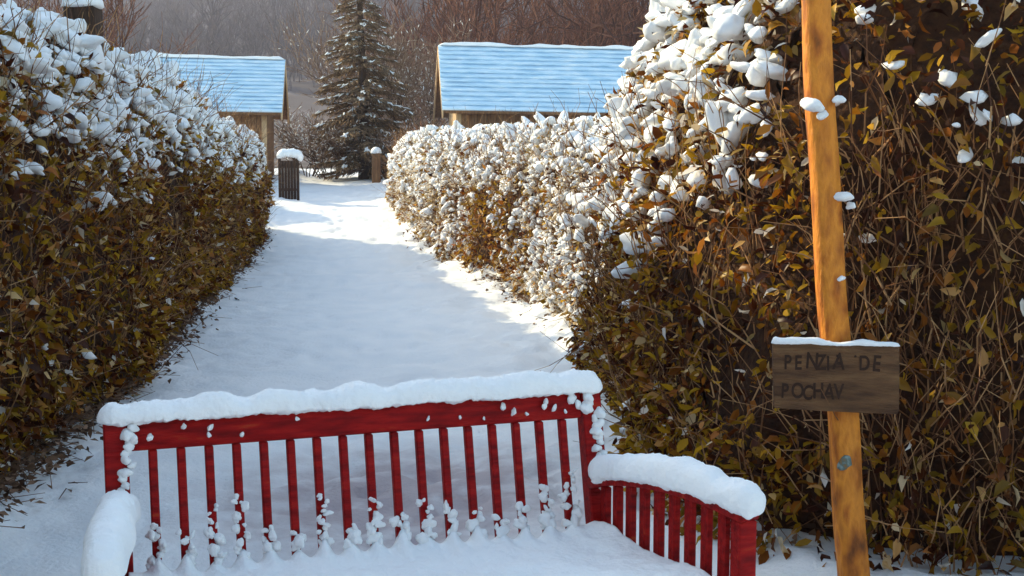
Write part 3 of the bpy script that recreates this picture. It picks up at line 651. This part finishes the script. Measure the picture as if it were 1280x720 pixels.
for nm, lb, px, d, H, sd, n0, wd, lv in (
    ('bare_bush', 'low twiggy bush left of the spruce trunk at the path end', 412, 33.2, 1.5, 1, 15, 1.5, 2),
    ('bare_bush', 'low snowy bush right of the spruce trunk at the path end', 494, 32.6, 1.2, 2, 15, 1.4, 2),
    ('bare_bush', 'tall pale bare bush between spruce and right cottage', 512, 36, 3.6, 3, 6, .9, 3),
    ('bare_bush', 'tall bare bush right behind the spruce crown', 482, 38, 4.6, 4, 6, .8, 3),
    ('bare_bush', 'small dark bush between the left cottage and the spruce', 386, 34.5, 1.7, 5, 13, 1.2, 2),
    ('bare_tree', 'brown bare tree rising behind the left cottage roof', 190, 40, 5.6, 6, 2, 1.1, 3)):
    x = pxy(px, d); bush(nm, lb, (x, d, g1(x, d) - .05), H, sd, n0, 'baretwig' if sd != 6 else 'russet', sd != 6, None, wd, lv, 'tree' if nm == 'bare_tree' else 'bush', .016 if lv == 2 else .028)
def wood(name, label, pts, H, seed, material, spread=.5, var=5, rad=.07, minr=.02, levels=2):
    rng = np.random.default_rng(seed); temps = [bare_mesh(seed * 10 + q, 1.0, 1, spread, levels, rad / H, 3, .35) for q in range(var)]
    pts = np.asarray(pts, float); m = len(pts); h = H * rng.uniform(.7, 1.25, m)
    me = bpy.data.meshes.new(name); me.vertices.add(m); me.vertices.foreach_set('co', np.column_stack([pts, gz(pts[:, 0], pts[:, 1]) - .3]).astype(np.float32).ravel())
    for nm, val in (('turn', np.stack([0 * h, 0 * h, rng.uniform(0, 6.3, m)], 1)), ('size', np.stack([h * rng.uniform(.8, 1.3, m), h * rng.uniform(.8, 1.3, m), h], 1))):
        a = me.attributes.new(nm, 'FLOAT_VECTOR', 'POINT'); a.data.foreach_set('vector', val.astype(np.float32).ravel())
    a = me.attributes.new('pick', 'INT', 'POINT'); a.data.foreach_set('value', rng.integers(0, var, m).astype(np.int32))
    me.materials.append(M[material]); o = link(name, me, kind='stuff', label=label, cat='woodland')
    ng = bpy.data.node_groups.new(name, 'GeometryNodeTree'); ng.interface.new_socket('Geometry', in_out='INPUT', socket_type='NodeSocketGeometry'); ng.interface.new_socket('Geometry', in_out='OUTPUT', socket_type='NodeSocketGeometry')
    N, K = ng.nodes, ng.links; gi, go_ = N.new('NodeGroupInput'), N.new('NodeGroupOutput'); jn = N.new('GeometryNodeGeometryToInstance')
    for (a, b, c, e) in temps:
        tm = make_mesh('bare_tree_template', *tubes(a, b, np.maximum(c, minr / H), np.maximum(e, minr / H * .7)), M[material])
        to = bpy.data.objects.new('bare_tree_template', tm); oi = N.new('GeometryNodeObjectInfo'); oi.inputs['Object'].default_value = to; K.new(jn.inputs[0], oi.outputs['Geometry'])
    ip = N.new('GeometryNodeInstanceOnPoints'); K.new(ip.inputs['Points'], gi.outputs[0]); K.new(ip.inputs['Instance'], jn.outputs[0]); ip.inputs['Pick Instance'].default_value = True
    for nm, ty, so_ in (('turn', 'FLOAT_VECTOR', 'Rotation'), ('size', 'FLOAT_VECTOR', 'Scale'), ('pick', 'INT', 'Instance Index')):
        at = N.new('GeometryNodeInputNamedAttribute'); at.data_type = ty; at.inputs[0].default_value = nm; K.new(ip.inputs[so_], at.outputs[0])
    K.new(go_.inputs[0], ip.outputs[0]); md = o.modifiers.new('trees', 'NODES'); md.node_group = ng
rng = np.random.default_rng(91)
d = np.sqrt(rng.uniform(170 ** 2, 520 ** 2, 5200)); px = rng.uniform(-.62, .62, 5200)
wood('woodland', 'leafless grey-violet forest covering the far hillside', np.stack([px * d, d], 1), 9, 5, 'forest', rad=.13, minr=.06, levels=2)
d = rng.uniform(40, 75, 120); px = rng.uniform(500, 1300, 120)
wood('woodland', 'russet leafless thicket behind the right cottage', np.stack([(px - 640) / 1600 * d, d], 1), 6.3, 6, 'russet', rad=.06, minr=.012, levels=3)
d = rng.uniform(42, 60, 16); px = rng.uniform(-120, 225, 16)
wood('woodland', 'brown leafless thicket behind the left cottage', np.stack([(px - 640) / 1600 * d, d], 1), 4.6, 8, 'russet', rad=.06, minr=.012, levels=3)

# ------------------------------------------------------------------ small timber things
def capped_post(name, label, loc, wx, H, cap, cat='post', m='bark'):
    root = thing(name, label, cat, loc); V, F = box_vf((-wx / 2, -wx / 2, -.1), (wx / 2, wx / 2, H), .012)
    V[:, :2] *= (1 + .06 * vnoise(V * 5, 2))[:, None]
    link('post', make_mesh('post', V, F, M[m]), root)
    V, F = lump(ICO3, 4, .12, .25); link('snow_cap', make_mesh('snow_cap', V * [wx * .68, wx * .68, cap] + [0, 0, H + .01], F, M['snow'], True), root)
    return root
capped_post('timber_post', 'thick dark wooden post with a snow cap rising behind the left hedge', (-2.98, 9.05, 0), .21, 2.63, .12)
capped_post('gate_post', 'small snow-capped wooden post right of the spruce trunk', (pxy(471, 31), 31, g1(-3.2, 31)), .20, .75, .14, m='plank')
gx, gy = pxy(362, 27.0), 27.0
gate_s = .85
gate = thing('wooden_gate', 'short wooden gate with arched snow cap beyond the left hedge end', 'gate', (gx, gy, g1(gx, gy)), R(12))
for x in (-.22, .22): V, F = box_vf((x - .035, -.035, -.1), (x + .035, .035, 1.08), .006); link('gate_post', make_mesh('gate_post', V, F, M['bark']), gate)
for i in range(5): V, F = box_vf((-.182 + i * .073, -.012, .04), (-.112 + i * .073, .012, 1.0), .004); link('gate_board', make_mesh('gate_board', V, F, M['bark']), gate)
for z in (.25, .85): V, F = box_vf((-.184, .013, z), (.184, .04, z + .07), .004); link('gate_rail', make_mesh('gate_rail', V, F, M['plank']), gate)
V, F = snow_ridge([(-.28, 0, 1.06), (-.12, 0, 1.12), (.05, 0, 1.13), (.2, 0, 1.10), (.32, 0, .98)], .34, .17, 6, .04, 14, 50, .06)
link('snow_cap', make_mesh('snow_cap', V, F, M['snow'], True), gate); gate.scale = (gate_s, gate_s, gate_s)

# ------------------------------------------------------------------ winter air
V, F = box_vf((-520, -60, -3), (520, 640, 260)); hz = make_mesh('haze', V, F, M['snow']); hz.materials.clear()
hm = bpy.data.materials.new('haze_air'); hm.use_nodes = True; hn = hm.node_tree.nodes; hn.remove(hn['Principled BSDF'])
pv = hn.new('ShaderNodeVolumePrincipled'); pv.inputs['Color'].default_value = (.77, .78, 1.0, 1); pv.inputs['Density'].default_value = .0009; pv.inputs['Anisotropy'].default_value = .2
hm.node_tree.links.new(pv.outputs[0], hn['Material Output'].inputs['Volume']); hz.materials.append(hm)
link('haze', hz, kind='stuff')
